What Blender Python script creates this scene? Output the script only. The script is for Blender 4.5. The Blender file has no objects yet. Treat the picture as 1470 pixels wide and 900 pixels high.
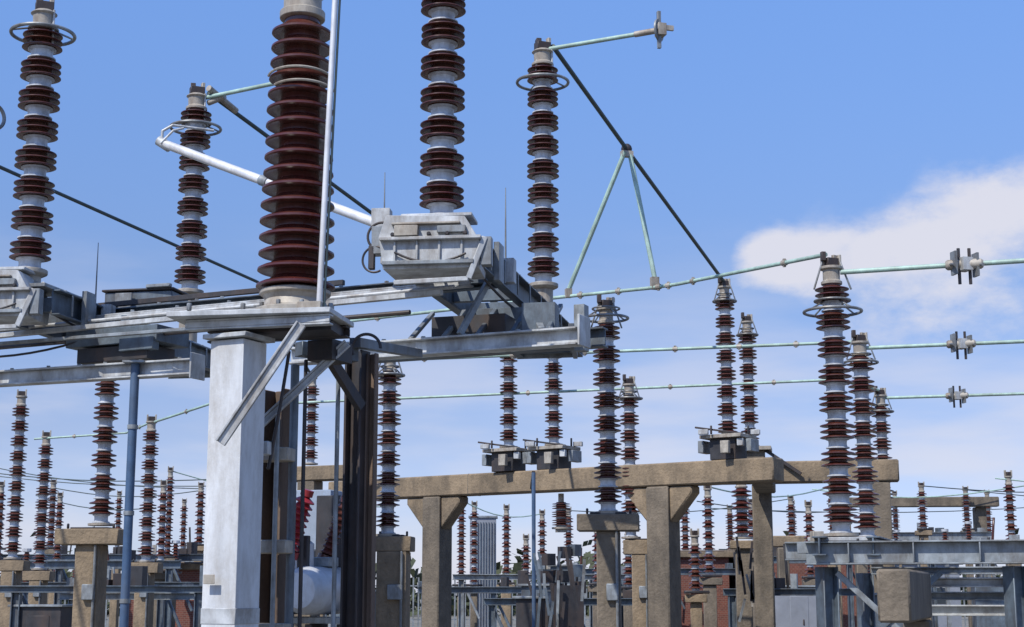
import bpy, bmesh, math, random
from mathutils import Vector, Matrix
random.seed(7)
sc=bpy.context.scene
sc.view_settings.view_transform='Standard'
sc.view_settings.look='None'
sc.view_settings.exposure=0

# ------------------------------------------------------------------ materials
def mat(name, col, rough=.5, metal=0., var=.25, scale=6., col2=None, bump=.0, streak=False, coat=0., dirt=None, dirt_amt=.5):
    m=bpy.data.materials.new(name); m.use_nodes=True
    nt=m.node_tree; N=nt.nodes; L=nt.links
    p=N['Principled BSDF']
    tc=N.new('ShaderNodeTexCoord'); mp=N.new('ShaderNodeMapping')
    L.new(tc.outputs['Object'],mp.inputs[0])
    if streak: mp.inputs['Scale'].default_value=(1,1,.15)
    n=N.new('ShaderNodeTexNoise'); n.inputs['Scale'].default_value=scale; n.inputs['Detail'].default_value=6; n.inputs['Roughness'].default_value=.65
    L.new(mp.outputs[0],n.inputs['Vector'])
    r=N.new('ShaderNodeValToRGB')
    c2=col2 or tuple(c*(1-var) for c in col)
    c1=tuple(min(1,c*(1+var*.6)) for c in col)
    r.color_ramp.elements[0].position=.3; r.color_ramp.elements[0].color=(*c2,1)
    r.color_ramp.elements[1].position=.7; r.color_ramp.elements[1].color=(*c1,1)
    L.new(n.outputs['Fac'],r.inputs[0])
    out=r.outputs[0]
    if dirt:
        n2=N.new('ShaderNodeTexNoise'); n2.inputs['Scale'].default_value=scale*.45; n2.inputs['Detail'].default_value=8; n2.inputs['Roughness'].default_value=.75
        mp2=N.new('ShaderNodeMapping'); mp2.inputs['Scale'].default_value=(1,1,.35); mp2.inputs['Location'].default_value=(3,7,1)
        L.new(tc.outputs['Object'],mp2.inputs[0]); L.new(mp2.outputs[0],n2.inputs['Vector'])
        r2=N.new('ShaderNodeValToRGB'); r2.color_ramp.elements[0].position=.44; r2.color_ramp.elements[1].position=.64
        r2.color_ramp.elements[1].color=(dirt_amt,)*3+(1,)
        L.new(n2.outputs['Fac'],r2.inputs[0])
        mx=N.new('ShaderNodeMixRGB'); L.new(r2.outputs[0],mx.inputs[0]); L.new(out,mx.inputs[1]); mx.inputs[2].default_value=(*dirt,1)
        out=mx.outputs[0]
    L.new(out,p.inputs['Base Color'])
    p.inputs['Metallic'].default_value=metal
    rr=N.new('ShaderNodeMapRange'); rr.inputs['To Min'].default_value=max(.03,rough-.12); rr.inputs['To Max'].default_value=min(1,rough+.12)
    L.new(n.outputs['Fac'],rr.inputs['Value']); L.new(rr.outputs[0],p.inputs['Roughness'])
    p.inputs['Coat Weight'].default_value=coat
    if bump:
        b=N.new('ShaderNodeBump'); b.inputs['Strength'].default_value=bump; b.inputs['Distance'].default_value=.02
        n3=N.new('ShaderNodeTexNoise'); n3.inputs['Scale'].default_value=scale*6; n3.inputs['Detail'].default_value=4
        L.new(tc.outputs['Object'],n3.inputs['Vector']); L.new(n3.outputs['Fac'],b.inputs['Height']); L.new(b.outputs[0],p.inputs['Normal'])
    return m

PORC=mat('porcelain_brown',(.070,.019,.014),.24,0,.4,9,dirt=(.14,.075,.05),dirt_amt=.4)
PORCR=mat('porcelain_red_brown',(.075,.018,.014),.24,0,.35,7,dirt=(.13,.065,.045),dirt_amt=.45)
CAP=mat('galvanised_cap',(.50,.53,.57),.5,.15,.3,10,dirt=(.18,.15,.12),dirt_amt=.65)
GALV=mat('galvanised_steel',(.27,.30,.32),.48,.3,.4,6,dirt=(.10,.085,.07),dirt_amt=.8)
GALVL=mat('galvanised_steel_light',(.47,.49,.50),.5,.12,.32,7,dirt=(.16,.13,.10),dirt_amt=.75)
STEELB=mat('steel_blue_grey',(.13,.165,.20),.5,.3,.4,6,dirt=(.06,.05,.045),dirt_amt=.75)
DARK=mat('dark_steel',(.035,.035,.04),.55,.2,.4,6,dirt=(.10,.06,.04),dirt_amt=.45)
WHITE=mat('painted_column',(.56,.58,.60),.6,0,.22,5,streak=True,bump=.1,dirt=(.24,.21,.17),dirt_amt=.6)
ALU=mat('aluminium_tube',(.66,.67,.69),.4,.2,.2,6,dirt=(.32,.30,.27),dirt_amt=.55)
CAST=mat('aluminium_casting',(.36,.33,.28),.55,.1,.35,9,dirt=(.14,.10,.07),dirt_amt=.75)
GREEN=mat('patina_tube',(.34,.48,.42),.55,.1,.3,6,dirt=(.18,.22,.18),dirt_amt=.6)
CABLE=mat('stranded_cable',(.05,.075,.08),.6,.2,.3,12)
CONC=mat('concrete',(.245,.185,.120),.85,0,.32,4,bump=.6,dirt=(.085,.068,.048),dirt_amt=.8)
CONCD=mat('concrete_weathered',(.165,.135,.10),.85,0,.35,4,bump=.6,dirt=(.065,.055,.043),dirt_amt=.85)
RUST=mat('rusty_channel',(.16,.11,.08),.8,.1,.45,5,streak=True,bump=.2,dirt=(.07,.05,.04),dirt_amt=.7)
BLUE=mat('blue_painted_pole',(.05,.10,.19),.5,.1,.3,5,dirt=(.12,.13,.14),dirt_amt=.4)
RED=mat('red_enamel',(.26,.022,.028),.35,0,.25,6)
TANK=mat('tank_paint',(.50,.52,.55),.4,.1,.2,4,dirt=(.25,.2,.16),dirt_amt=.5)
LBLUE=mat('blue_grey_paint',(.30,.38,.50),.5,0,.2,4,dirt=(.2,.2,.2),dirt_amt=.4)
YEL=mat('yellow_sign_paint',(.65,.45,.03),.5,0,.15,6)
LEAF=mat('hedge_foliage',(.05,.06,.028),.8,0,.5,3)
GRAV=mat('gravel',(.20,.185,.16),.95,0,.4,1.5,bump=.5,dirt=(.08,.09,.05),dirt_amt=.6)
ROOFM=mat('roof_felt',(.16,.13,.11),.9,0,.3,2)
GLASS=mat('window_glass',(.03,.04,.05),.08,0,.2,2)
CLAD=mat('louvre_cladding',(.22,.24,.28),.6,.1,.2,2)

def brick_mat():
    m=bpy.data.materials.new('red_brick'); m.use_nodes=True; nt=m.node_tree;N=nt.nodes;L=nt.links;p=N['Principled BSDF']
    tc=N.new('ShaderNodeTexCoord'); sx=N.new('ShaderNodeSeparateXYZ'); cb=N.new('ShaderNodeCombineXYZ')
    L.new(tc.outputs['Object'],sx.inputs[0]); ad=N.new('ShaderNodeMath'); L.new(sx.outputs[0],ad.inputs[0]); L.new(sx.outputs[1],ad.inputs[1])
    L.new(ad.outputs[0],cb.inputs[0]); L.new(sx.outputs[2],cb.inputs[1])
    b=N.new('ShaderNodeTexBrick'); b.inputs['Scale'].default_value=4.4; b.inputs['Color1'].default_value=(.17,.055,.038,1); b.inputs['Color2'].default_value=(.11,.035,.027,1)
    b.inputs['Mortar'].default_value=(.2,.16,.13,1); b.inputs['Mortar Size'].default_value=.015
    L.new(cb.outputs[0],b.inputs[0]); L.new(b.outputs[0],p.inputs['Base Color']); p.inputs['Roughness'].default_value=.9
    return m
BRICK=brick_mat()

# ------------------------------------------------------------------ mesh builder
class B:
    def __init__(s,name,origin=(0,0,0)):
        s.name=name;s.o=Vector(origin);s.v=[];s.f=[];s.m=[];s.mats=[]
    def mi(s,m):
        if m not in s.mats:s.mats.append(m)
        return s.mats.index(m)
    def add(s,vs,fs,m):
        k=len(s.v); i=s.mi(m)
        s.v+= [Vector(v) for v in vs]
        for f in fs: s.f.append([k+j for j in f]); s.m.append(i)
    def basis(s,d,up=None):
        d=Vector(d).normalized(); up=Vector(up) if up else Vector((0,0,1))
        if abs(d.dot(up))>.98: up=Vector((0,1,0)) if abs(d.y)<.9 else Vector((1,0,0))
        x=d.cross(up).normalized(); return x,x.cross(d).normalized(),d   # side, up, dir
    def lathe(s,prof,base,m,seg=24,axis=(0,0,1),cap=True):
        x,y,d=s.basis(axis); b=Vector(base); vs=[];fs=[]
        for r,z in prof:
            for i in range(seg):
                a=2*math.pi*i/seg; vs.append(b+d*z+x*(r*math.cos(a))+y*(r*math.sin(a)))
        n=len(prof)
        for j in range(n-1):
            for i in range(seg):
                k=(i+1)%seg; fs.append((j*seg+i,j*seg+k,(j+1)*seg+k,(j+1)*seg+i))
        if cap:
            fs.append(tuple(range(seg))[::-1]); fs.append(tuple((n-1)*seg+i for i in range(seg)))
        s.add(vs,fs,m)
    def box(s,c,size,m,rz=0,taper=1.):
        c=Vector(c);R=Matrix.Rotation(rz,3,'Z');x,y,z=[q/2 for q in size]
        vs=[c+R@Vector((i*x*(taper if k>0 else 1),j*y*(taper if k>0 else 1),k*z)) for k in(-1,1) for i,j in((-1,-1),(1,-1),(1,1),(-1,1))]
        s.add(vs,[(3,2,1,0),(4,5,6,7),(0,1,5,4),(1,2,6,5),(2,3,7,6),(3,0,4,7)],m)
    def bar(s,p,q,w,h,m,off=(0,0),up=None):
        p=Vector(p);q=Vector(q);x,y,d=s.basis(q-p,up)
        o=x*off[0]+y*off[1]; vs=[]
        for e in(p,q):
            for i,j in((-1,-1),(1,-1),(1,1),(-1,1)): vs.append(e+o+x*(i*w/2)+y*(j*h/2))
        s.add(vs,[(0,1,2,3),(7,6,5,4),(1,0,4,5),(2,1,5,6),(3,2,6,7),(0,3,7,4)],m)
    def ibeam(s,p,q,w,h,m,t=.018,up=None):
        s.bar(p,q,w,t,m,(0,h/2-t/2),up); s.bar(p,q,w,t,m,(0,-h/2+t/2),up); s.bar(p,q,t,h-2*t,m,(0,0),up)
    def channel(s,p,q,w,h,m,side=1,t=.014,up=None):
        s.bar(p,q,w,t,m,(0,h/2-t/2),up); s.bar(p,q,w,t,m,(0,-h/2+t/2),up); s.bar(p,q,t,h-2*t,m,(side*(w/2-t/2),0),up)
    def tube(s,p,q,r,m,seg=12,r2=None):
        p=Vector(p);q=Vector(q); s.lathe([(r,0),(r2 or r,(q-p).length)],p,m,seg,q-p)
    def poly(s,pts,r,m,seg=10):
        for a,b in zip(pts,pts[1:]): s.tube(a,b,r,m,seg)
        for a in pts[1:-1]: s.ball(a,r*1.01,m,seg)
    def hang(s,p,q,sag,r,m,n=10,seg=8):
        p=Vector(p);q=Vector(q); s.poly([p.lerp(q,i/n)-Vector((0,0,4*sag*(i/n)*(1-i/n))) for i in range(n+1)],r,m,seg)
    def ball(s,c,r,m,seg=10):
        n=6; s.lathe([(max(1e-4,r*math.sin(math.pi*i/n)),-r*math.cos(math.pi*i/n)) for i in range(n+1)],c,m,seg,cap=False)
    def torus(s,c,R,r,m,axis=(0,0,1),seg=40,rs=8,a0=0,a1=2*math.pi):
        x,y,d=s.basis(axis);c=Vector(c);vs=[];fs=[];full=abs(a1-a0-2*math.pi)<1e-3;n=seg if full else seg+1
        for i in range(n):
            a=a0+(a1-a0)*i/seg; e=x*math.cos(a)+y*math.sin(a)
            for j in range(rs):
                b=2*math.pi*j/rs; vs.append(c+e*(R+r*math.cos(b))+d*(r*math.sin(b)))
        for i in range(seg):
            k=(i+1)%n
            for j in range(rs):
                l=(j+1)%rs; fs.append((i*rs+j,k*rs+j,k*rs+l,i*rs+l))
        s.add(vs,fs,m)
    def done(s,parent=None,bevel=0,angle=35):
        me=bpy.data.meshes.new(s.name); me.from_pydata([v-s.o for v in s.v],[],s.f)
        for m in s.mats: me.materials.append(m)
        me.polygons.foreach_set('material_index',s.m); me.polygons.foreach_set('use_smooth',[True]*len(s.f))
        bm=bmesh.new();bm.from_mesh(me);bmesh.ops.recalc_face_normals(bm,faces=bm.faces);bm.to_mesh(me);bm.free()
        me.set_sharp_from_angle(angle=math.radians(angle)); me.update()
        ob=bpy.data.objects.new(s.name,me); ob.location=s.o; sc.collection.objects.link(ob)
        if bevel:
            md=ob.modifiers.new('bevel','BEVEL'); md.width=bevel; md.segments=1; md.limit_method='ANGLE'; md.angle_limit=math.radians(50)
        if parent: ob.parent=parent; ob.location=s.o-parent.location
        return ob
def empty(name,loc=(0,0,0)):
    e=bpy.data.objects.new(name,None); e.location=loc; e.empty_display_size=.2; sc.collection.objects.link(e); return e

# ------------------------------------------------------------------ insulators
def sheds(b,x,y,z0,z1,n,R,rc,m,seg,alt=False,R2=None):
    prof=[]; p=(z1-z0)/n
    for i in range(n):
        z=z0+i*p; rr=R+(R2-R)*(i/(n-1)) if R2 and n>1 else R
        if alt and i%2==1: rr*=.9
        rr*=1+.012*math.sin(i*5.3)
        k=rc*rr/R
        prof+=[(k,z),(k,z+.06*p),(rr*.70,z+.10*p),(rr*.95,z+.04*p),(rr,z+.10*p),(rr*.995,z+.22*p),(rr*.90,z+.34*p),(rr*.72,z+.46*p),(k*1.12,z+.60*p),(k,z+.75*p)]
    prof.append((prof[-1][0],z1))
    b.lathe(prof,(x,y,0),m,seg)
def stack(b,x,y,z0,z1,R,unit=.30,seg=24,m=PORC,capf=.36,ns=3):
    n=max(1,round((z1-z0)/unit)); u=(z1-z0)/n; rc=R*.52
    for i in range(n):
        z=z0+i*u; c=u*capf; q=R*.60*random.uniform(.97,1.03)
        b.lathe([(q*1.12,z+.001),(q*1.12,z+.12*c),(q*.9,z+.2*c),(q*.86,z+.5*c),(q*.9,z+.8*c),(q*1.12,z+.88*c),(q*1.12,z+c)],(x,y,0),CAP,seg)
        sheds(b,x,y,z+c,z+u,ns,R*random.uniform(.98,1.02),rc,m,seg)
def post(name,x,y,z0,z1,R,unit=.30,seg=24,m=PORC,capf=.36,ns=3,ring=None,head=True,foot=True):
    root=empty(name,(x,y,z0))
    b=B('insulator_stack',(x,y,z0)); stack(b,x,y,z0,z1,R,unit,seg,m,capf,ns)
    if foot: b.lathe([(R*1.0,z0-.035),(R*1.0,z0-.006),(R*.75,z0-.002),(R*.7,z0+.0)],(x,y,0),CAST,seg)
    b.done(root)
    if head:
        h=B('head_fitting',(x,y,z1))
        h.lathe([(R*.62,z1),(R*.62,z1+.03),(R*.5,z1+.05),(R*.5,z1+.16),(R*.66,z1+.17),(R*.66,z1+.2)],(x,y,0),CAST,seg)
        h.box((x,y,z1+.25),(R*.8,R*.6,.09),DARK,.4)
        for s in(-1,1): h.box((x+s*R*.5,y,z1+.27),(.03,.05,.13),CAST,.3)
        if ring:
            h.box((x-R*.5,y-.05,z1+.31),(.05,.05,.10),DARK,.2); h.box((x+R*.35,y+.03,z1+.31),(.12,.04,.05),CAST,.7)
            h.tube((x-R*1.1,y-.04,z1-.06),(x-R*.5,y-.03,z1+.28),.012,GALV,6); h.tube((x+R*1.1,y-.04,z1-.06),(x+R*.5,y-.03,z1+.26),.012,GALV,6)
        h.done(root,.004)
    if ring:
        zr,RR=ring; r=B('corona_ring',(x,y,zr)); r.torus((x,y,zr),RR,.017,GALV,seg=44)
        r.torus((x,y,zr+.12),RR*.62,.012,GALV,seg=30)
        for k in range(4):
            a=.5+k*math.pi/2; ex=Vector((math.cos(a),math.sin(a),0))
            r.tube(Vector((x,y,zr+.12))+ex*RR*.3,Vector((x,y,zr))+ex*RR,.010,GALV,6)
        r.done(root)
    return root

# ------------------------------------------------------------------ disconnector units (foreground)
XA=Vector((.9,-.436,0)).normalized()      # direction of the cross beams
def unit(name,near,far,zb,z_near,z_far,Rn,Rf,zn_top,zf_top,ringn,ringf,boxd):
    root=empty(name,(near[0],near[1],zb))
    n=Vector((near[0],near[1],0)); f=Vector((far[0],far[1],0)); d=(f-n).normalized(); s=Vector((d.y,-d.x,0))
    b=B('base_frame',(near[0],near[1],zb))
    p0=n-d*.1; p1=f+d*.35; zc=zb-.12
    for k,sd in((-.34,-1),(.34,1)):
        b.channel((p0+s*k)+Vector((0,0,zc)),(p1+s*k)+Vector((0,0,zc)),.09,.24,STEELB,side=-sd)
    L=(p1-p0).length; nn=6
    for i in range(nn+1):
        c=p0+d*(L*i/nn*.98+.05); b.bar(c-s*.29+Vector((0,0,zc-.02)),c+s*.29+Vector((0,0,zc-.02)),.08,.14,STEELB)
    b.bar(p1+d*.012-s*.39+Vector((0,0,zc)),p1+d*.012+s*.39+Vector((0,0,zc)),.012,.27,GALV)
    for i in range(9):
        c=p0+d*(L*(i+.5)/9)+s*.392+Vector((0,0,zc)); b.box(c,(.012,.03,.2),GALV,math.atan2(d.y,d.x)-math.pi/2)
    for i in range(14):
        c=p0+d*(L*(i+.5)/14)+s*.355+Vector((0,0,zc+.125)); b.box(c,(.03,.03,.025),GALV,.3)
    b.box(p0+d*.55+s*.40+Vector((0,0,zc+.02)),(.05,.2,.34),GALV,-.2); b.box(p0+d*.95+s*.41+Vector((0,0,zc+.03)),(.10,.12,.22),GALVL,-.2)
    b.tube(p0+s*.2+Vector((0,0,zb+.06)),p1+s*.2+Vector((0,0,zb+.06)),.022,GALVL,8)
    b.tube(p0-s*.2+Vector((0,0,zb+.05)),p1-s*.2+Vector((0,0,zb+.05)),.016,DARK,8)
    b.hang(p0+s*.30+Vector((0,0,zb-.22)),p0+d*2.6+s*.30+Vector((0,0,zb-.24)),.07,.012,DARK)
    b.done(root,.003)
    for nm,c,z in(('near_pedestal',n,z_near),('far_pedestal',f,z_far)):
        e=B(nm,(c.x,c.y,zb)); e.box((c.x,c.y,zb+.02),(.62,.5,.035),GALV,-.21)
        if z-zb>.12: e.lathe([(.17,zb+.04),(.17,zb+.07),(.11,zb+.1),(.11,z-.07),(.17,z-.04),(.17,z-.0)],(c.x,c.y,0),CAST,20)
        e.done(root,.004)
    # mechanism housing
    m=B('mechanism_housing',(n.x,n.y,zb)); bx=Vector((n.x+boxd[0],n.y+boxd[1],0)); w,dp,h=boxd[2:5]; z0=zb-.30
    R=Matrix.Rotation(-.12,3,'Z')
    def q(x,y,z): return bx+R@Vector((x,y,0))+Vector((0,0,z0+z))
    pr=[(-w/2,0),(w/2,0),(w/2+.02,h*.45),(w/2-.12,h*.95),(-w/2+.02,h),(-w/2-.04,h*.6)]
    vs=[q(x,-dp/2,z) for x,z in pr]+[q(x*.96,dp/2,z) for x,z in pr]; k=len(pr)
    m.add(vs,[tuple(range(k)),tuple(range(k,2*k))[::-1]]+[(i,(i+1)%k,(i+1)%k+k,i+k) for i in range(k)],GALVL)
    for i in range(4):
        xx=-w/2+.1+i*(w-.24)/3; m.box(q(xx,-dp/2-.012,h*.30),(.02,.024,h*.42),GALVL,-.12)
    m.box(q(0,-dp/2-.025,h*.54),(w*1.06,.06,.03),GALVL,-.12)
    m.box(q(-.02,-dp/2-.02,h*.10),(w*.96,.05,.035),GALV,-.12)
    m.box(q(-.04,-dp/2-.018,h*.82),(w*.72,.04,.02),CAST,-.12)
    m.box(q(-.25*w,-dp/2-.03,h*.68),(w*.25,.06,.09),CAST,-.12); m.box(q(.22*w,-dp/2-.02,h*.7),(w*.3,.04,.06),GALV,-.12)
    m.box(q(w/2+.06,-dp/2+.05,.3*h),(.09,.1,.24),GALV,-.12)
    m.box(q(-w/2-.07,-.05,.62*h),(.12,.12,.24),GALV,-.12); m.box(q(-w/2-.13,-.08,.3*h),(.05,.06,.2),DARK,-.12)
    m.box(q(.03,0,h+.012),(w*.75,dp*.7,.03),GALVL,-.12)
    for i in range(5): m.lathe([(.018,0),(.018,.05)],q(-w*.4+i*w*.19,-dp/2,.62*h),DARK,8,(0,-1,0))
    m.torus(q(-w/2-.10,-.1,.12),.11,.011,DARK,(0.3,1,0),24,6,.6,5.2)
    m.bar(q(w/2+.05,-dp/2,h*.55),q(w/2-.08,-dp/2-.03,-.10),.03,.05,GALVL)
    m.bar(q(w/2-.08,-dp/2-.03,-.10),q(-w/2+.1,-dp/2-.03,-.12),.03,.04,GALVL)
    m.hang(q(-w/2+.1,-dp/2-.03,.3*h),q(w/2-.1,-dp/2-.03,.25*h),.08,.01,DARK)
    m.done(root,.006)
    for nm,c,z,zt_,R_,rg in(('near_post',n,z_near,zn_top,Rn,ringn),('far_post',f,z_far,zf_top,Rf,ringf)):
        e=B(nm,(c.x,c.y,z)); stack(e,c.x,c.y,z,zt_,R_,.30,30); e.done(root)
        h=B(nm+'_head',(c.x,c.y,zt_))
        h.lathe([(.13,zt_),(.13,zt_+.03),(.10,zt_+.05),(.105,zt_+.15),(.13,zt_+.17),(.09,zt_+.2)],(c.x,c.y,0),CAST,20)
        h.box((c.x,c.y,zt_+.245),(.17,.12,.09),DARK,.4); h.box((c.x-.05,c.y,zt_+.30),(.06,.1,.07),DARK,.2); h.box((c.x+.07,c.y,zt_+.28),(.04,.06,.13),CAST,.5)
        h.tube((c.x+.11,c.y-.04,zt_-.22),(c.x+.11,c.y-.04,zt_+.2),.012,GALVL,8); h.tube((c.x-.1,c.y-.08,zt_-.22),(c.x-.05,c.y-.05,zt_+.18),.012,GALVL,8)
        h.done(root,.004)
        if rg:
            r=B(nm+'_corona_ring',(c.x,c.y,rg)); r.torus((c.x,c.y,rg),.30,.018,GALV)
            r.torus((c.x,c.y,rg+.05),.14,.012,GALV,seg=24,rs=6)
            for k in range(4):
                a=.5+k*math.pi/2; ex=Vector((math.cos(a),math.sin(a),0)); r.tube(Vector((c.x,c.y,rg+.05))+ex*.12,Vector((c.x,c.y,rg))+ex*.3,.010,GALV,6)
            r.done(root)
    return root

unit('disconnector_switch',(-.60,12.7),(.36,17.2),4.62,4.84,5.17,.195,.185,7.45,7.78,None,7.58,(-.04,-.12,.80,.5,.46))
unit('disconnector_switch',(-4.60,14.3),(-3.86,18.),4.50,4.72,5.25,.195,.185,7.12,7.5,7.08,7.27,(-.30,-.12,.95,.5,.46))

b=B('switch_drive_box',(-4.1,16.9,4.7)); b.box((-4.1,16.9,4.86),(.8,.45,.24),STEELB,-.2); b.box((-4.1,16.9,5.0),(.86,.5,.025),DARK,-.2)
b.box((-4.3,16.66,4.87),(.2,.03,.18),GALV,-.2); b.box((-3.9,16.6,5.03),(.3,.06,.04),GALV,-.3); b.done(bevel=.008)

def beamobj(name,p,q,w,h,m,kind='i',side=1,studs=0):
    b=B(name,p)
    if kind=='i': b.ibeam(p,q,w,h,m)
    elif kind=='c': b.channel(p,q,w,h,m,side)
    else: b.bar(p,q,w,h,m)
    p=Vector(p);q=Vector(q)
    for i in range(studs):
        c=p.lerp(q,(i+.3+.4*random.random())/studs); b.box(c+Vector((0,0,h/2+.012)),(.035,.035,.024),GALV,.3)
        if kind=='i' and i%2: b.bar(c+Vector((0,0,-h/2+.02)),c+Vector((0,0,h/2-.02)),w*.85,.012,m)
    return b.done(bevel=.003)
beamobj('platform_beam',(-6.6,15.72,3.79),(-2.95,14.1,3.76),.14,.15,GALVL,'i',studs=10)
beamobj('platform_beam',(-2.0,13.75,3.80),(.56,12.62,3.80),.16,.15,GALVL,'i',studs=7)
beamobj('platform_beam',(-1.45,14.75,3.98),(.85,13.75,3.98),.14,.18,STEELB,'i',studs=5)
beamobj('platform_rail',(-6.6,16.45,4.46),(-.15,13.42,4.44),.09,.13,STEELB,'c',-1,studs=16)
beamobj('platform_rail',(-6.6,16.0,4.34),(-.35,13.15,4.36),.07,.06,GALVL,'c',1,studs=12)
beamobj('platform_rail',(-6.6,15.6,4.17),(-.6,12.85,4.22),.06,.045,GALVL,'b')
beamobj('platform_rail',(-6.6,16.2,4.52),(-1.6,14.3,4.60),.05,.05,DARK,'b')
beamobj('platform_rail',(-6.6,15.3,4.06),(-2.4,13.55,4.06),.05,.03,GALV,'b')
b=B('operating_rod',(-3,14,4.3)); b.tube((-6.6,15.75,4.27),(-.5,13.0,4.30),.018,GALVL,8); b.tube((-6.6,15.9,4.12),(-.9,13.3,4.13),.022,DARK,8); b.hang((-6.0,15.4,4.1),(-4.2,14.7,4.1),.10,.012,DARK); b.done()
b=B('platform_hanger_frame',(-4,14.6,3.6))
for t in(.12,.42,.62):
    c=Vector((-6.4,15.9,0))+Vector((6.3,-2.85,0))*t
    b.channel(c+Vector((0,0,3.86)),c+Vector((0,0,4.35)),.09,.09,STEELB)
b.box((-3.75,14.75,4.12),(1.1,.5,.16),STEELB,-.44); b.box((-3.75,14.72,3.95),(.85,.42,.14),DARK,-.44); b.box((-3.55,14.4,4.02),(.4,.1,.12),STEELB,-.44)
b.box((-2.92,14.08,3.76),(.02,.22,.24),GALVL,-.44); b.box((.60,12.60,3.84),(.02,.24,.26),GALVL,-.44)
b.box((-.35,13.7,4.05),(.7,.3,.2),DARK,-.3); b.box((-.05,14.3,4.2),(.5,.5,.22),STEELB,-.2)
b.bar((-.45,13.0,3.88),(-.2,13.2,4.4),.05,.05,GALV); b.bar((.5,12.75,3.90),(.72,17.2,4.34),.05,.07,STEELB)
b.bar((.25,12.9,3.9),(.2,14.6,4.4),.06,.06,GALV); b.box((.25,13.3,4.05),(.3,.2,.3),STEELB,-.2)
b.box((.62,13.5,4.02),(.10,.12,.42),GALV,-.4)
for i in range(5): b.bar((-.9+i*.3,13.4-.12*i,3.9),(-.75+i*.3,14.3-.1*i,4.3),.04,.04,random.choice([DARK,STEELB,GALV]))
b.done(bevel=.004)
for nm,x,y,z0,z1 in(('lightning_spike',-4.15,15,4.3,5.15),('lightning_spike',-.06,14,4.6,5.45),('lightning_spike',-1.2,14,4.75,5.6)):
    b=B(nm,(x,y,z0)); b.tube((x,y,z0),(x,y,z1),.011,GALV,8,.004); b.lathe([(.03,z0-.03),(.03,z0+.03)],(x,y,0),CAST,8); b.done()

b=B('blue_support_pole',(-3.55,14.3,0)); b.tube((-3.55,14.3,0),(-3.55,14.3,3.85),.042,BLUE,14)
b.box((-3.55,14.3,3.83),(.2,.2,.02),GALV)
for z in(.8,1.6,2.4,3.2): b.lathe([(.05,z),(.05,z+.04)],(-3.55,14.3,0),GALV,14)
b.done()

# ------------------------------------------------------------------ foreground instrument insulator on its stand
root=empty('circuit_breaker_pole',(-1.44,10,3.5))
b=B('base_casting',(-1.44,10,3.5))
b.lathe([(.27,3.50),(.27,3.535),(.22,3.55),(.20,3.60),(.215,3.63),(.235,3.64),(.235,3.665),(.19,3.68)],(-1.44,10,0),CAST,36)
for i in range(10):
    a=i*math.pi/5; b.lathe([(.016,3.535),(.016,3.57)],(-1.44+.245*math.cos(a),10+.245*math.sin(a),0),GALV,6)
b.done(root,.003)
b=B('porcelain_column',(-1.44,10,3.68)); sheds(b,-1.44,10,3.68,5.56,17,.262,.155,PORCR,56,False,.205); b.done(root)
b=B('top_flange',(-1.44,10,5.56)); b.lathe([(.13,5.56),(.155,5.57),(.155,5.62),(.13,5.63),(.13,5.74),(.16,5.75),(.16,5.78),(.08,5.80),(.08,6.1)],(-1.44,10,0),CAST,36); b.done(root,.003)
b=B('downlead_tube',(-1.25,9.72,3.5)); b.tube((-1.245,9.72,3.48),(-1.17,9.72,6.1),.020,ALU,14); b.tube((-1.215,9.73,3.48),(-1.14,9.73,6.1),.008,CABLE,8)
b.torus((-1.44,9.97,5.13),.215,.009,CAST,(0,.1,1),28,6,3.4,6.0); b.torus((-1.42,9.97,5.03),.22,.009,CAST,(0,.12,1),28,6,3.3,5.6)
b.done(root)

rz=math.atan2(-.436,.9)
st=empty('breaker_support_stand',(-1.7,10,0))
b=B('cap_plate',(-1.6,10,3.4)); b.box((-1.66,10.02,3.480),(1.10,.60,.035),GALVL,rz*.35)
b.channel((-2.14,9.95,3.425),(-1.16,9.70,3.425),.07,.07,GALVL,1); b.channel((-2.08,10.4,3.42),(-1.1,10.15,3.42),.08,.08,DARK,-1)
b.box((-1.5,10.1,3.42),(.7,.35,.07),DARK,rz*.35)
for x in(-2.1,-1.75,-1.4,-1.18): b.lathe([(.018,0),(.018,.05)],(x,9.8,3.50),GALV,6)
b.box((-1.3,9.75,3.52),(.16,.1,.05),CAST,-.2)
b.done(st,.004)
b=B('main_column',(-1.80,9.98,0))
b.box((-1.80,9.98,1.66),(.26,.26,3.32),WHITE,rz); b.box((-1.80,9.98,3.345),(.34,.34,.03),GALVL,rz)
b.box((-1.80,9.98,1.55),(.268,.268,.10),GALVL,rz)
b.box((-1.915,9.83,1.78),(.09,.006,.06),CAST,rz)
b.done(st,.012)
b=B('rear_column',(-1.64,10.7,0)); b.channel((-1.64,10.7,0),(-1.64,10.7,3.1),.16,.18,RUST,1,up=(XA.x,XA.y,0)); b.box((-1.56,10.72,1.5),(.05,.12,3.0),DARK,rz)
b.tube((-1.50,10.5,0),(-1.50,10.5,3.25),.030,STEELB,12); b.tube((-1.58,10.3,.2),(-1.58,10.3,2.9),.016,GALV,10); b.tube((-1.44,10.6,.2),(-1.44,10.6,3.3),.014,DARK,8)
for z in(1.02,1.45,2.0,2.62): b.box((-1.63,10.45,z),(.28,.16,.09),CAST,rz*.5)
b.box((-1.70,10.2,2.64),(.20,.1,.09),GALVL,rz*.5); b.box((-1.76,10.15,1.98),(.2,.1,.08),GALVL,rz*.5); b.box((-1.74,10.1,1.62),(.10,.08,.2),CAST,rz*.5)
b.hang((-1.5,10.2,3.3),(-1.62,10.2,2.5),.03,.012,DARK)
b.done(st,.006)
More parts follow.
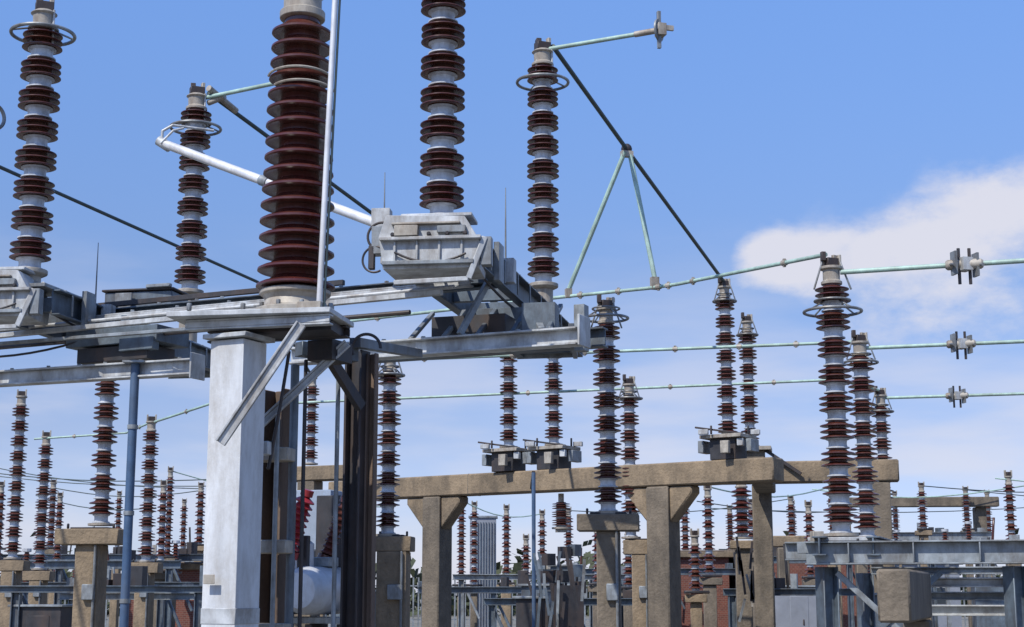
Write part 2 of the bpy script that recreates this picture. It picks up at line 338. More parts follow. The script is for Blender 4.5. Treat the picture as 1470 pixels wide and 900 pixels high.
b=B('right_column',(-1.08,11,0)); b.ibeam((-1.12,11,0),(-1.12,11,3.42),.13,.14,DARK,up=(XA.x,XA.y,0)); b.channel((-1.01,10.98,0),(-1.01,10.98,3.4),.05,.08,RUST,1,up=(XA.x,XA.y,0))
b.tube((-1.24,10.85,0),(-1.24,10.85,3.3),.016,GALV,10)
b.done(st,.004)
b=B('braces',(-1.5,10,3))
b.channel((-1.34,9.6,3.38),(-1.83,9.6,2.62),.03,.07,GALVL,1); b.channel((-1.12,10.3,3.37),(-1.72,10.3,2.79),.03,.06,GALVL,1)
b.bar((-1.30,10.6,3.35),(-1.08,10.9,3.0),.05,.08,DARK); b.bar((-1.48,10.5,3.36),(-1.12,10.8,3.36),.10,.10,STEELB)
b.bar((-1.1,10.6,3.42),(-.8,12.9,3.70),.08,.07,STEELB)
b.box((-1.25,10.4,3.32),(.2,.26,.14),DARK,rz)
b.torus((-1.02,10.6,3.38),.10,.012,DARK,(0,1,0),20,6,0,3.6)
b.done(st,.003)

# ------------------------------------------------------------------ upper conductors and arms
b=B('disconnector_arm',(-3.46,14.6,6.07))
b.tube((-3.44,14.6,6.06),(-1.15,13,4.85),.044,ALU,16); b.tube((-3.5,14.62,6.1),(-3.38,14.6,6.02),.052,GALVL,14)
b.poly([(-3.46,14.6,6.07),(-3.46,14.6,6.19),(-3.36,14.6,6.25),(-2.98,14.75,6.24)],.014,GALVL,8)
b.poly([(-3.46,14.55,6.05),(-3.34,14.55,6.18),(-3.25,14.6,6.22)],.012,GALVL,8)
b.box((-1.13,12.95,4.87),(.16,.14,.2),GALVL,-.1); b.torus((-1.12,12.8,4.70),.12,.012,DARK,(.2,1,0),24,6,1.,5.5)
b.lathe([(.052,-.05),(.052,.05)],(-2.3,13.8,5.458),GALV,14,(2.29,-1.6,-1.21))
b.done(bevel=.002)
def fitting(b,c,s=1.):
    c=Vector(c)
    b.box(c,(.10*s,.13*s,.12*s),GALVL,.3); b.lathe([(.035*s,-.17*s),(.05*s,-.15*s),(.05*s,.15*s),(.035*s,.17*s)],c,CAST,12,(1,-.25,0))
    for k in(-1,1):
        b.box(c+Vector((k*.10*s,-.02,-.01*k)),(.022*s,.10*s,.22*s),GALV,.2); b.lathe([(.016*s,-.17*s),(.016*s,.17*s)],c+Vector((k*.05*s,0,-.02)),DARK,6)
        b.lathe([(.016*s,-.14*s),(.016*s,.14*s)],c+Vector((k*.13*s,0,.0)),GALV,6,(0,1,.2))
b=B('contact_arm',(.5,17.2,8.03)); b.tube((.42,17.2,7.99),(1.62,16.5,7.95),.026,GREEN,12); b.tube((1.4,16.62,7.955),(1.7,16.45,7.95),.035,CAST,12)
b.box((1.68,16.47,7.95),(.10,.12,.14),CAST,.3); b.lathe([(.13,-.012),(.13,.012)],(1.66,16.48,7.95),GALV,20,(1,-.5,0)); b.box((1.66,16.46,7.95),(.04,.04,.44),GALV,.3); b.box((1.72,16.44,7.97),(.22,.03,.06),CAST,.3); b.done(bevel=.003)
b=B('contact_arm',(-3.8,18,7.65)); b.tube((-3.75,18,7.66),(-2.3,17.1,7.64),.026,GREEN,12); b.tube((-3.72,18.02,7.6),(-3.5,17.9,7.64),.035,CAST,12); b.done()
b=B('overhead_conductor',(.5,17.2,8)); b.poly([(.48,17.2,8.03),(1.54,19.87,7.56),(3.53,25,6.78)],.028,CABLE,10); b.ball((1.54,19.87,7.56),.075,DARK,12)
b.tube((1.51,19.8,7.50),(.76,20.25,5.70),.032,GREEN,10); b.tube((1.58,19.85,7.50),(1.86,19.48,5.66),.032,GREEN,10); b.box((1.54,19.84,7.48),(.16,.08,.08),CAST,.3); b.box((1.85,19.48,5.64),(.10,.08,.16),CAST,.3); b.box((.76,20.25,5.66),(.08,.08,.12),CAST,.3); b.done()
b=B('overhead_conductor',(-3.6,18,7.7)); b.poly([(-3.72,18,7.72),(.72,27,6.02)],.028,CABLE,10); b.tube((-3.7,17.9,7.75),(-3.45,18.4,7.62),.04,CAST,10); b.done()
b=B('overhead_conductor',(-4.4,26,7)); b.poly([(-9.4,14,7.70),(-4.4,26,6.98),(-4.2,32,6.15)],.026,CABLE,10); b.done()
b=B('hook_conductor',(-1.0,11,6.6)); b.poly([(-1.3,10.6,6.6),(-1.10,10.8,6.52),(-1.01,10.9,6.40),(-1.00,10.95,6.10)],.015,RUST,8); b.done()
b=B('corona_ring_assembly',(-4.95,14.2,6.15)); b.torus((-4.92,14.0,6.15),.115,.018,GALV,(1,-.6,0),30,8); b.tube((-5.6,14.3,6.15),(-4.98,14.05,6.15),.03,ALU,10); b.done()

def bus(name,pts,r=.024,m=GREEN,clamps=(),joints=0):
    b=B(name,pts[0]); b.poly(pts,r,m,12)
    for c in clamps: fitting(b,c,1.15)
    for a,c in zip(pts,pts[1:]):
        a=Vector(a);c=Vector(c)
        for i in range(joints):
            t=(i+.2+.5*random.random())/joints; p=a.lerp(c,t); d=(c-a).normalized(); b.lathe([(r*1.4,-.035),(r*1.4,.035)],p,CAST,10,d)
            b.box(p+Vector((0,0,.0)),(.03,.03,r*4.),CAST,.2)
    return b.done()
bus('bus_tube',[(-2.6,22.2,5.60),(.70,20.3,5.62),(1.78,19.5,5.58),(2.1,19.2,5.57),(3.46,16.5,5.36)],joints=2)
bus('bus_tube',[(3.6,16.45,5.15),(9.5,14.5,5.15)],.028,clamps=[(4.84,16.04,5.15)])
bus('bus_tube',[(-1.6,23.05,5.18),(4.9,21.5,5.20)],joints=6)
bus('bus_tube',[(5.0,21.5,5.11),(12,19.5,5.11)],.028,clamps=[(6.27,21.13,5.11)])
bus('bus_tube',[(-5.2,28.4,5.12),(5.7,26.6,5.36),(6.6,27.4,5.28)],joints=5)
bus('bus_tube',[(6.7,27.5,5.15),(14,25.6,5.15)],.028,clamps=[(7.94,27.17,5.15)])
bus('bus_tube',[(-8.6,24.6,4.98),(-4.7,23.5,5.06)],.022,joints=2)
bus('bus_tube',[(-7.05,30,4.98),(-5.5,28.0,5.12),(-5.2,28.4,5.12)],.024,joints=1)
bus('bus_tube',[(-10.3,33,4.95),(-8.2,32.5,5.03),(-7.1,30.1,5.0)],.022,joints=1)

# ------------------------------------------------------------------ mid distance posts
post('post_insulator',1.16,18.6,2.66,4.95,.172,.29,26,ring=(5.02,.27))
post('post_insulator',2.0,26,2.62,5.0,.165,.28,20,ring=(4.95,.22))
post('post_insulator',3.53,25,4.16,6.5,.165,.29,20,ring=(6.45,.19))
post('post_insulator',4.28,27.5,4.3,6.35,.165,.29,20,ring=(6.3,.19))
post('post_insulator',3.51,16.5,2.32,5.02,.185,.30,30,ring=(4.72,.31))
post('post_insulator',4.94,21.5,2.46,5.0,.185,.30,26,ring=(4.9,.24))
post('post_insulator',6.65,27.5,2.65,5.0,.17,.29,20,ring=(4.9,.22))
post('post_insulator',-5.32,20,2.58,4.75,.165,.29,24,ring=(4.7,.24))
post('post_insulator',-1.69,21,2.48,4.7,.165,.28,24,ring=(4.65,.2))
post('post_insulator',-9.66,30,2.36,5.3,.165,.28,18)
post('post_insulator',-10.04,33,2.2,4.8,.165,.28,18)
post('post_insulator',-7.08,30,2.3,4.8,.165,.28,18)
post('post_insulator',-4.2,32,4.35,5.95,.155,.28,18)
post('post_insulator',-.06,27.5,4.28,6.0,.165,.28,18)
post('post_insulator',.74,27.05,4.28,6.0,.165,.28,18)
post('post_insulator',.86,27.0,2.82,3.25,.165,.15,18,head=False,capf=.2)
b=B('suspension_link',(.86,27,3.3)); b.lathe([(.05,3.25),(.05,3.40)],(.86,27,0),CAST,10); b.box((.86,27,2.76),(.2,.2,.06),CAST); b.done()

def pedestal(x,y,zt,cw,ct,w,m=CONC,d=None,rz=-.1):
    b=B('concrete_pedestal',(x,y,0)); d=d or w
    b.box((x,y,zt-ct/2),(cw,max(d,cw*.55),ct),m,rz); b.box((x,y,(zt-ct-.002)/2),(w,d,zt-ct-.002),m,rz)
    b.box((x,y,zt+.012),(cw*.6,.3,.02),DARK,rz)
    for s in(-1,1): b.lathe([(.02,zt),(.02,zt+.07)],(x+s*cw*.35,y-.1,0),DARK,6)
    b.tube((x+w*.3,y-d*.62,0),(x+w*.3,y-d*.62,zt-ct),.018,GALV,8)
    b.box((x+w*.1,y-d*.6,1.7),(w*.5,.08,.2),GALV,rz)
    return b.done(bevel=.02)
pedestal(1.16,18.6,2.62,.74,.2,.28,CONCD)
pedestal(2.15,26,2.56,.56,.24,.28)
pedestal(-5.42,20,2.50,.84,.2,.32)
pedestal(-1.60,21,2.44,.52,.2,.40)
pedestal(-9.66,30,2.30,.6,.2,.3); pedestal(-10.04,33,2.14,.6,.2,.3); pedestal(-7.08,30,2.26,.6,.2,.3)

def haunch(b,c,d,s,zt,L,H,w,m):
    c=Vector(c); n=Vector((-d.y,d.x,0))*(w/2)
    a=c+Vector((0,0,zt)); e=c+d*(s*L)+Vector((0,0,zt)); f=c+Vector((0,0,zt-H)); e2=e-Vector((0,0,.12))
    vs=[a-n,e-n,e2-n,f-n,a+n,e+n,e2+n,f+n]
    b.add(vs,[(0,1,2,3),(7,6,5,4),(0,4,5,1),(1,5,6,2),(2,6,7,3),(3,7,4,0)],m)
root=empty('concrete_portal_frame',(2,26,0))
p0=Vector((-3.46,30,0));p1=Vector((4.25,24.45,0)); dd=(p1-p0).normalized()
b=B('crossbeam',(0,27.5,3.5)); b.bar(p0+Vector((0,0,3.62)),p1+Vector((0,0,3.62)),.40,.38,CONC)
for t in(.36,.66):
    c=p0.lerp(p1,t); b.bar(c-dd*.03+Vector((0,0,3.62)),c+dd*.03+Vector((0,0,3.62)),.41,.39,CONCD)
b.done(root,.025)
b=B('legs',(0,27,0))
for t,wd in((.27,.40),(.775,.42)):
    c=p0.lerp(p1,t); b.box((c.x,c.y,1.713),(wd,.42,3.426),CONCD,math.atan2(dd.y,dd.x))
    for s in(-1,1): haunch(b,c+dd*(s*(wd/2-.002)),dd,s,3.426,.42,.60,.30,CONC)
b.done(root,.025)
b=B('steel_saddles',(0,27,3.9))
for x,y in((-.06,27.5),(.74,27.05),(3.53,25.0)):
    b.box((x,y,4.19),(.74,.6,.06),CAST,-.6); b.box((x,y,3.985),(.46,.42,.34),DARK,-.6)
    for s in(-1,1): b.box((x+s*.36,y-s*.2,4.04),(.10,.30,.20),GALV,-.6); b.lathe([(.02,4.22),(.02,4.36)],(x+s*.3,y-.2,0),DARK,6); b.box((x+s*.42,y-.15,4.26),(.16,.08,.08),GALVL,-.3)
    b.box((x-.1,y-.36,4.0),(.14,.1,.2),CAST,-.5); b.bar((x-.55,y-.1,4.34),(x+.2,y-.3,4.22),.03,.03,DARK); b.box((x+.15,y-.35,4.08),(.1,.1,.12),GALVL,-.4)
b.done(root,.006)
root=empty('concrete_portal_frame',(5,27.5,0))
b=B('crossbeam',(5,27.5,3.8)); b.bar((3.1,27.85,3.80),(6.80,27.0,3.80),.4,.38,CONC); b.bar((4.05,24.9,3.60),(4.5,27.3,3.60),.35,.36,CONCD); b.done(root,.025)
b=B('legs',(5,27.5,0)); b.box((6.45,27.1,1.80),(.4,.4,3.60),CONCD,-.2); b.box((4.47,27.55,1.8),(.34,.34,3.60),CONCD,-.2); b.done(root,.025)
b=B('steel_saddles',(4.3,27.5,4)); b.box((4.28,27.5,4.22),(.75,.6,.07),CAST,-.2); b.box((4.28,27.5,4.09),(.5,.42,.18),CONCD,-.2); b.bar((4.5,27.3,4.2),(5.1,27.1,3.75),.05,.06,DARK); b.done(root,.006)
root=empty('concrete_portal_frame',(-5,30.6,0))
b=B('crossbeam',(-4.5,31.6,4)); b.bar((-5.0,32.3,4.12),(-3.3,31.6,4.12),.4,.3,CONC); b.done(root,.02)
b=B('legs',(-4.2,32,0)); b.box((-4.2,32,2),(.4,.4,3.96),CONCD,-.4); b.done(root,.02)

# ------------------------------------------------------------------ steel gantry at the right
g=empty('steel_support_gantry',(4,17,0))
b=B('front_beams',(4,16,2))
b.ibeam((3.08,16.25,2.10),(9.5,14.2,2.10),.2,.24,GALV); b.ibeam((3.0,17.0,2.14),(9.8,14.9,2.14),.16,.2,GALV)
b.ibeam((4.2,16.3,1.80),(9.5,14.6,1.80),.12,.10,GALVL); b.ibeam((4.5,17.0,1.66),(9.5,15.3,1.66),.12,.09,GALV); b.ibeam((4.3,17.6,1.50),(9.5,16.0,1.50),.14,.12,GALVL)
b.ibeam((4.3,18.6,1.95),(9.5,17.0,1.95),.12,.09,GALV)
for i in range(7):
    x=3.5+i*.62; y=16.25-(x-3.08)*.32; b.box((x,y-.02,2.10),(.015,.17,.20),GALV,-.3); b.lathe([(.015,2.22),(.015,2.25)],(x+.1,y,0),DARK,6)
b.done(g,.004)
b=B('side_beams',(5,21,2.2))
for o in(-.28,.28):
    b.ibeam((3.45+o,16.0,2.17),(7.0+o,28.6,2.45),.14,.2,STEELB)
for i in range(9):
    t=i/8; c=Vector((3.45,16.2,2.16)).lerp(Vector((6.95,28.4,2.44)),t); b.bar(c-Vector((.45,-.1,0)),c+Vector((.45,-.1,0)),.1,.12,GALV)
for x,y,z in((3.51,16.5,2.28),(4.94,21.5,2.42),(6.65,27.5,2.61)):
    b.box((x,y,z-.03),(.7,.5,.04),GALVL,-.2); b.box((x-.3,y-.2,z-.02),(.12,.1,.14),CAST,.2)
b.done(g,.004)
b=B('gantry_legs',(5,18,0))
for x,y in((3.3,16.3),(5.1,15.75),(7.2,15.1),(4.9,21.6),(6.7,27.8)):
    b.ibeam((x,y,0),(x,y,1.96),.18,.18,STEELB,up=(.9,.3,0))
for x,y in((3.3,16.3),(5.1,15.75)):
    b.bar((x+.1,y-.03,1.9),(x+1.1,y-.33,.9),.06,.06,GALV); b.bar((x+.1,y-.05,.95),(x+1.1,y-.36,1.9),.06,.06,STEELB)
b.done(g,.004)
b=B('concrete_bracket_beam',(3.2,13,0)); b.bar((3.16,12.9,1.67),(3.98,15.3,1.67),.27,.44,CONCD); b.box((3.92,15.1,.72),(.26,.26,1.44),CONCD,-.3); b.done(bevel=.02)

# ------------------------------------------------------------------ background equipment
def small_post(x,y,z0,z1,R=.13,m=PORC,ped=True,ns=2):
    post('post_insulator',x,y,z0,z1,R,.24*random.uniform(.85,1.2),12,m=m,ns=ns,capf=random.uniform(.22,.38))
    if ped:
        w=random.uniform(.2,.32); mm=random.choice([CONC,CONCD])
        b=B('concrete_pedestal',(x,y,0)); b.box((x,y,z0-.12),(w*1.9,.4,.16),mm,-.1); b.box((x,y,(z0-.2)/2),(w,w,z0-.202),mm,-.1); b.box((x,y-.15,z0+.0),(.5,.12,.06),DARK,.2); b.done(bevel=.015)
for x,y,z0,z1 in[(-1.47,45,1.9,4.1),(-1.12,46,1.9,4.05),(-.16,45,1.95,3.9),(.9,46,1.9,3.8),(4.32,34,2.05,3.75),(7.3,38,2.05,3.6),(2.2,40,1.9,3.2),(-14.9,50,3.1,5.0),(-10.,45,2.7,5.0),
    (-10.1,50,3.2,4.9),(-12.3,52,2.6,4.4),(13.3,50,3.7,4.9),(16.2,55,3.9,5.1),(11.3,35,2.8,4.1),(12.1,36,2.7,4.0),(8.3,40,3.0,4.3),(9.4,52,2.9,4.6),(-16.8,55,2.9,5.0),(6.5,42,2.8,3.9),(-3.9,48,2.6,4.1),(.4,44,1.6,3.0),(-11.2,60,3.0,5.1),(15.4,62,3.4,5.4),(18.5,60,3.4,5.3),
    (-13.6,41,2.0,4.3),(-8.6,38,2.2,4.1),(-12.9,44,2.1,4.2),(1.9,52,2.4,4.2),(5.6,50,2.4,4.4),(3.2,55,2.4,4.2),(-6.4,52,2.3,4.2),(-15.8,62,3.2,5.4),(-13.6,64,3.2,5.2),(7.9,56,2.7,4.5),(10.9,60,3.2,4.9),(3.6,30.5,1.7,2.6),(2.7,36,1.8,3.0),(-7.6,43,2.0,3.9)]:
    small_post(x,y,z0,z1,.14 if y<48 else .17)
small_post(4.47,30,2.75,3.7,.2,PORCR,ped=False)
b=B('concrete_pedestal',(4.47,30,0)); b.box((4.47,30,2.6),(.5,.45,.16),CONC,-.1); b.box((4.47,30,1.26),(.3,.3,2.5),CONCD,-.1); b.done(bevel=.015)

# circuit breaker tank group behind the stand
r=empty('tank_circuit_breaker',(-2.7,20,0))
b=B('tank',(-2.7,20,1.5))
tp=[(.05,-.62),(.22,-.6),(.28,-.52),(.30,-.45),(.30,.45),(.28,.52),(.2,.6),(.05,.62)]
b.lathe(tp,(-2.86,20,1.72),TANK,28,(.35,.93,0))
b.lathe(tp,(-2.42,19.8,1.72),TANK,28,(.35,.93,0))
b.lathe([(.06,0),(.12,.1),(.12,.55),(.06,.6)],(-2.62,19.6,1.75),TANK,18)
b.box((-2.3,20.4,2.3),(.45,.4,1.3),DARK,-.3); b.box((-2.75,20.9,2.65),(.8,.4,.8),LBLUE,-.3); b.box((-2.62,19.5,2.15),(.14,.1,.5),DARK,-.3)
b.box((-2.95,19.9,2.08),(.3,.3,.12),GALVL,-.3); b.box((-2.42,19.9,2.08),(.3,.3,.12),GALV,-.3)
b.done(r,.01)
b=B('bushings',(-2.7,20,2.2))
for p,d,k in(((-2.80,19.3,2.15),(.30,-.1,.95),1.25),((-2.40,19.9,2.1),(.30,.0,.9),1.)):
    prof=[]
    for i in range(9): z=.08+i*.075; prof+=[(.06*k,z),(.100*k,z+.01),(.105*k,z+.025),(.07*k,z+.055)]
    b.lathe([(.11*k,-.02),(.11*k,.07)]+prof+[(.05,.76),(.08,.77),(.08,.85)],p,RED if k>1 else PORCR,18,d)
b.done(r)
b=B('cradle',(-2.7,20,0))
for x in(-3.0,-2.5,-2.1): b.box((x,20,.65),(.1,.5,1.3),DARK,-.3)
b.box((-2.55,19.95,1.35),(1.3,.5,.08),GALV,-.3); b.done(r,.006)

def frame(x0,x1,y,z,h,m=GALV,n=3):
    b=B('steel_bus_support_frame',(x0,y,0)); b.ibeam((x0,y,z),(x1,y-.5,z),.2,h,m)
    for i in range(n):
        t=(i+.1)/(n-.8); x=x0+(x1-x0)*min(t,1); b.ibeam((x,y-.5*min(t,1),0),(x,y-.5*min(t,1),z-h/2),.15,.15,m,up=(1,0,0))
        b.bar((x,y,z-h/2),(x+.5,y-.1,z-1.1),.06,.06,m)
    for i in range(int((x1-x0)*1.3)):
        x=random.uniform(x0,x1); s=random.uniform(.5,1.2); hh=random.uniform(.1,.4)
        b.box((x,y,z+h/2+hh/2),(.22*s,.25,hh),random.choice([GALV,DARK,CAST,STEELB,DARK]),random.uniform(-.4,.4))
        if i%3==0: b.tube((x+.2,y,z),(x+.2+random.uniform(-.1,.1),y,z+random.uniform(.4,1.0)),.03,random.choice([GALV,DARK,PORC]),6)
    b.done(bevel=.004)
for x0,x1,y,z,h in((-14,-8,38,2.35,.2),(-11.5,-4.6,36,1.85,.16),(-9,-3,31,1.62,.14),(-2.3,1.4,38,1.75,.16),(-.6,3.2,33,1.5,.15),(11.2,16,52,3.5,.35),(8,20,60,3.2,.3),(-19,-9,58,2.9,.3),(7,12,44,2.6,.2),(2.2,7.2,47,2.3,.2),(10,17,34,2.55,.16),(-12,-5,27,1.75,.12),(-17,-8,46,2.7,.2),(4.2,8,31,1.7,.14),(-1.6,3.5,42,2.1,.15)):
    frame(x0,x1,y,z,h,random.choice([GALV,STEELB,STEELB]))
b=B('concrete_bus_gantry',(14,56,0)); b.bar((11.5,56,4.9),(17.5,55.5,4.9),.4,.35,CONCD)
for x in(12,16.9): b.box((x,55.8,2.36),(.4,.4,4.72),CONCD)
b.done(bevel=.03)
b=B('concrete_bus_gantry',(9,42,0)); b.bar((7.0,42,3.05),(9.6,41.6,3.05),.35,.3,CONC)
for x in(7.3,9.4): b.box((x,41.8,1.44),(.3,.3,2.88),CONCD)
b.done(bevel=.03)

for x,y,w,h,m in((-11.2,31,1.1,1.7,STEELB),(-5.1,29,.9,1.6,CLAD),(-2.6,26,.7,1.7,STEELB),(.6,27,.8,1.8,STEELB),(1.1,31,.6,2.2,STEELB),(.35,24,.5,1.6,DARK),(9.5,30,1.2,1.9,STEELB),(6.0,33,.9,1.8,CLAD),(-8.1,27,.9,1.45,DARK),(5.9,24,.8,1.65,STEELB)):
    b=B('control_cubicle',(x,y,0)); b.box((x,y,h/2),(w,.6,h),m,-.15); b.box((x,y,h+.02),(w+.1,.7,.04),GALV,-.15); b.box((x+w*.02,y-.31,h*.55),(w*.42,.02,h*.7),m,-.15); b.box((x+.1,y-.335,h*.6),(.03,.03,.12),DARK,-.15); b.done(bevel=.008)
b=B('operating_linkage',(.6,24,0))
for i in range(34):
    x=random.uniform(.25,1.05); y=random.uniform(22.5,25.5); z=random.uniform(1.0,1.9)
    b.bar((x,y,z),(x+random.uniform(-.12,.12),y,z+random.uniform(.3,.8)),.04,.04,random.choice([DARK,STEELB,DARK,DARK,GALV]))
for i in range(14): b.box((random.uniform(.35,1.1),24+random.uniform(-.5,.5),random.uniform(1.5,2.5)),(.16,.15,.18),random.choice([DARK,DARK,STEELB,CAST]),random.random())
b.tube((.33,23.5,0),(.33,23.5,3.5),.03,BLUE,10); b.bar((.33,23.5,3.5),(.34,27,3.5),.05,.05,DARK)
b.box((.85,23.5,.9),(.4,.3,1.8),DARK,.2)
b.done()
b=B('operating_linkage',(4.6,29,0))
for i in range(22):
    x=random.uniform(4.2,4.9); z=random.uniform(.8,2.2)
    b.bar((x,29,z),(x+random.uniform(-.15,.15),29,z+random.uniform(.3,.7)),.04,.04,random.choice([DARK,CAST,GALV]))
b.done()
for i in range(26):
    x=random.uniform(-17,-6) if i<13 else random.uniform(6,20); y=random.uniform(38,62); z=random.uniform(1.9,3.0)
    b=B('surge_arrester',(x,y,0)); b.box((x,y,z/2),(.12,.12,z),random.choice([GALV,STEELB,CONCD]))
    sheds(b,x,y,z+.02,z+.8,9,.11,.06,random.choice([PORC,PORCR]),10); b.lathe([(.05,z+.8),(.12,z+.82),(.12,z+.9)],(x,y,0),CAP,10)
    b.box((x,y,z-.02),(.4,.3,.06),random.choice([DARK,CAST]),.2); b.done()

b=B('distant_wires',(0,50,5))
for x0,y0,z0,x1,y1,z1 in((-18,48,5.6,-8,44,4.9),(-20,55,6.4,-10,50,5.0),(-15,50,5.05,-10.1,50,4.95),(-17,55,5.1,-12,52,4.5),(13.3,50,5.1,22,52,5.3),(8,41,4.4,12,36,4.15),(4.3,34,4.0,8.3,40,4.4),(16.2,55,5.3,25,56,5.2),(11,35,4.25,18,34,4.2),(-1.4,45,4.3,.9,46,4.0),(-10,45,5.2,-3.9,48,4.3),(2,52,4.4,9.4,52,4.8),(-20,52,5.9,-9,50,5.1),(7,56,4.7,22,58,5.0),(6,50,4.6,14,60,4.9)):
    pts=[]
    for i in range(9):
        t=i/8; pts.append(Vector((x0+(x1-x0)*t,y0+(y1-y0)*t,z0+(z1-z0)*t-.25*math.sin(math.pi*t))))
    b.poly(pts,.018,GREEN if y0<48 else CABLE,6)
b.done()

def building(name,x0,x1,y,dep,h,m,wins=2,parapet=.18):
    r=empty(name,((x0+x1)/2,y,0))
    b=B('walls',((x0+x1)/2,y,0)); b.box(((x0+x1)/2,y+dep/2,h/2),(x1-x0,dep,h),m); b.done(r)
    b=B('roof',((x0+x1)/2,y,h)); b.box(((x0+x1)/2,y+dep/2,h+parapet/2+.003),(x1-x0+.3,dep+.3,parapet),CONC); b.box(((x0+x1)/2,y+dep/2,h+parapet+.03),(x1-x0-.2,dep-.2,.05),ROOFM); b.done(r,.02)
    b=B('windows',((x0+x1)/2,y,1.5))
    for i in range(wins):
        x=x0+(x1-x0)*(i+.5)/wins; b.box((x,y-.02,1.55),(.9,.06,.8),WHITE); b.box((x,y-.06,1.55),(.78,.03,.68),GLASS); b.box((x,y-.08,1.12),(1.05,.14,.07),CONC)
    if wins: b.done(r)
building('brick_building',7.0,10.2,45,6,2.85,BRICK,0)
building('brick_building',-11.4,-8.9,46,5,2.35,BRICK,0)
building('brick_building',4.4,6.7,48,5,2.75,BRICK,0)
building('relay_room',13,19,66,7,2.9,CLAD,3)
b=B('cooling_tower_block',(-.9,50,0)); b.box((-.95,51,2.05),(.85,.9,4.1),CLAD)
for i in range(9): b.box((-1.3+i*.09,50.53,2.0),(.03,.05,3.9),STEELB)
b.box((-.95,51,4.13),(.95,1.,.06),GALV); b.done()
b=B('transformer_tank',(2.4,45,0)); b.box((3.2,46,1.1),(1.6,1.4,2.2),STEELB)
for i in range(14): b.box((2.45+i*.115,45.2,1.15),(.04,.3,1.7),STEELB)
b.box((3.2,46,2.3),(1.0,.5,.3),GALV); b.done()

b=B('distant_trees',(0,120,0))
for i in range(6500):
    x=random.uniform(-62,62); y=random.uniform(110,122); H=3.9+1.5*math.sin(x*.35)+1.1*math.sin(x*.93+2)+.7*math.sin(x*2.3)
    z=random.uniform(0,max(1.8,H))*random.random()**.35
    s=random.uniform(.25,.65); a=Vector((random.gauss(0,1),random.gauss(0,1),random.gauss(0,1))).normalized(); c=a.orthogonal().normalized()*s; e=a.cross(c).normalized()*s*.7
    o=Vector((x,y,z)); b.add([o-c,o-e,o+c,o+e],[(0,1,2,3)],LEAF)
b.done()
b=B('palisade_fence',(0,75,0))
for i in range(260):
    x=-32+i*.25; b.box((x,75,1.2),(.07,.02,2.4),GALV)
for z in(.4,2.0): b.box((.4,75.03,z),(65,.03,.06),GALV)
b.done()
b=B('warning_sign',(-3.2,22.5,0)); b.box((-3.2,22.5,2.55),(.16,.012,.22),YEL,.1); b.tube((-3.2,22.52,0),(-3.2,22.52,2.7),.025,GALV,8); b.done()

b=B('ground'); b.add([(-1500,-200,0),(1500,-200,0),(1500,2500,0),(-1500,2500,0)],[(0,1,2,3)],GRAV); b.done()

# ------------------------------------------------------------------ sky
w=bpy.data.worlds.new("World"); w.name='sky'; sc.world=w; w.use_nodes=True
nt=w.node_tree;N=nt.nodes;L=nt.links;bg=N['Background']
EL=math.radians(50); AZ=math.radians(218)
sk=N.new('ShaderNodeTexSky');sk.sky_type='NISHITA';sk.sun_disc=False;sk.sun_elevation=EL;sk.sun_rotation=AZ;sk.air_density=1;sk.dust_density=.3;sk.ozone_density=3
tc=N.new('ShaderNodeTexCoord'); sp=N.new('ShaderNodeSeparateXYZ'); L.new(tc.outputs['Generated'],sp.inputs[0])
def M(op,a,b_=None,c=None,clamp=False):
    n=N.new('ShaderNodeMath'); n.operation=op; n.use_clamp=clamp
    for i,v in enumerate((a,b_,c)):
        if v is None: continue
        if isinstance(v,(int,float)): n.inputs[i].default_value=v
        else: L.new(v,n.inputs[i])
    return n.outputs[0]
rp=N.new('ShaderNodeValToRGB'); L.new(sp.outputs[2],rp.inputs[0]); cr=rp.color_ramp
cr.elements[0].position=0; cr.elements[0].color=(.37,.41,.65,1)
cr.elements[1].position=.40; cr.elements[1].color=(.62,.73,.92,1)
e=cr.elements.new(.10); e.color=(.43,.40,.51,1); e=cr.elements.new(.2); e.color=(.44,.45,.55,1)
v1=N.new('ShaderNodeVectorMath'); v1.operation='MULTIPLY'; L.new(sk.outputs[0],v1.inputs[0]); L.new(rp.outputs[0],v1.inputs[1])
v2=N.new('ShaderNodeVectorMath'); v2.operation='SCALE'; L.new(v1.outputs[0],v2.inputs[0]); v2.inputs['Scale'].default_value=2.
mp=N.new('ShaderNodeMapping'); mp.inputs['Scale'].default_value=(1,1,1.7); L.new(tc.outputs['Generated'],mp.inputs[0])
ns=N.new('ShaderNodeTexNoise'); ns.inputs['Scale'].default_value=17; ns.inputs['Detail'].default_value=10; ns.inputs['Roughness'].default_value=.6; L.new(mp.outputs[0],ns.inputs['Vector'])
mask=None
for cx,cz,sx,sz,a in((.168,.211,.026,.019,1.35),(.225,.206,.05,.022,.85),(.300,.226,.065,.036,1.1),(.27,.165,.11,.03,.5)):
    dx=M('DIVIDE',M('SUBTRACT',sp.outputs[0],cx),sx); dz=M('DIVIDE',M('SUBTRACT',sp.outputs[2],cz),sz)
    g_=M('MULTIPLY',M('EXPONENT',M('MULTIPLY',M('ADD',M('MULTIPLY',dx,dx),M('MULTIPLY',dz,dz)),-1.)),a)
    mask=g_ if mask is None else M('ADD',mask,g_)
front=M('GREATER_THAN',sp.outputs[1],0.)
mask=M('MULTIPLY',mask,front)
cl=M('ADD',mask,M('MULTIPLY',M('SUBTRACT',ns.outputs['Fac'],.5),2.2))
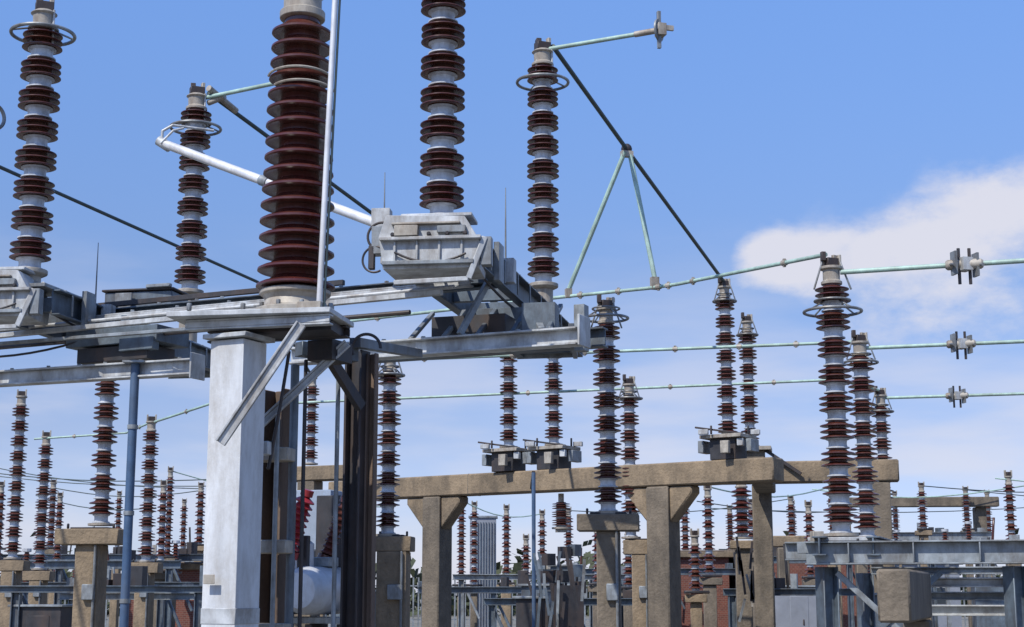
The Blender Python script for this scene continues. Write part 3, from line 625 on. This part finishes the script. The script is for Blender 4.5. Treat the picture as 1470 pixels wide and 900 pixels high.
rc_=N.new('ShaderNodeMapRange'); rc_.interpolation_type='SMOOTHSTEP'; rc_.inputs['From Min'].default_value=.22; rc_.inputs['From Max'].default_value=1.15; L.new(cl,rc_.inputs['Value'])
cum=M('MULTIPLY',M('MULTIPLY',rc_.outputs[0],M('MULTIPLY',mask,1.7,clamp=True)),.92,clamp=True)
mp2=N.new('ShaderNodeMapping'); mp2.inputs['Scale'].default_value=(1,1,5); L.new(tc.outputs['Generated'],mp2.inputs[0])
n2=N.new('ShaderNodeTexNoise'); n2.inputs['Scale'].default_value=5; n2.inputs['Detail'].default_value=8; L.new(mp2.outputs[0],n2.inputs['Vector'])
r2=N.new('ShaderNodeMapRange'); r2.interpolation_type='SMOOTHSTEP'; r2.inputs['From Min'].default_value=.38; r2.inputs['From Max'].default_value=.68; L.new(n2.outputs['Fac'],r2.inputs['Value'])
lo=N.new('ShaderNodeMapRange'); lo.inputs['From Min'].default_value=.24; lo.inputs['From Max'].default_value=.09; L.new(sp.outputs[2],lo.inputs['Value'])
st_=M('MULTIPLY',M('MULTIPLY',r2.outputs[0],lo.outputs[0]),.62)
tot=M('MAXIMUM',cum,st_)
mx=N.new('ShaderNodeMixRGB'); L.new(tot,mx.inputs[0]); L.new(v2.outputs[0],mx.inputs[1]); mx.inputs[2].default_value=(6.3,6.3,7.0,1)
L.new(mx.outputs[0],bg.inputs[0]); bg.inputs[1].default_value=.12

sun=bpy.data.lights.new('sun','SUN'); sun.energy=5.0; sun.angle=math.radians(.53); sun.color=(1,.95,.87)
so=bpy.data.objects.new('sun',sun); sc.collection.objects.link(so)
d=Vector((math.sin(AZ)*math.cos(EL),math.cos(AZ)*math.cos(EL),math.sin(EL)))
so.rotation_euler=d.to_track_quat('Z','Y').to_euler(); so.location=d*50

cam=bpy.data.cameras.new("camera");co=bpy.data.objects.new("camera",cam);sc.collection.objects.link(co);sc.camera=co
cam.lens=2200/1470*36;cam.clip_end=6000;co.location=(0,0,1.7);co.rotation_euler=(math.pi/2+math.atan(400/2200),0,0)
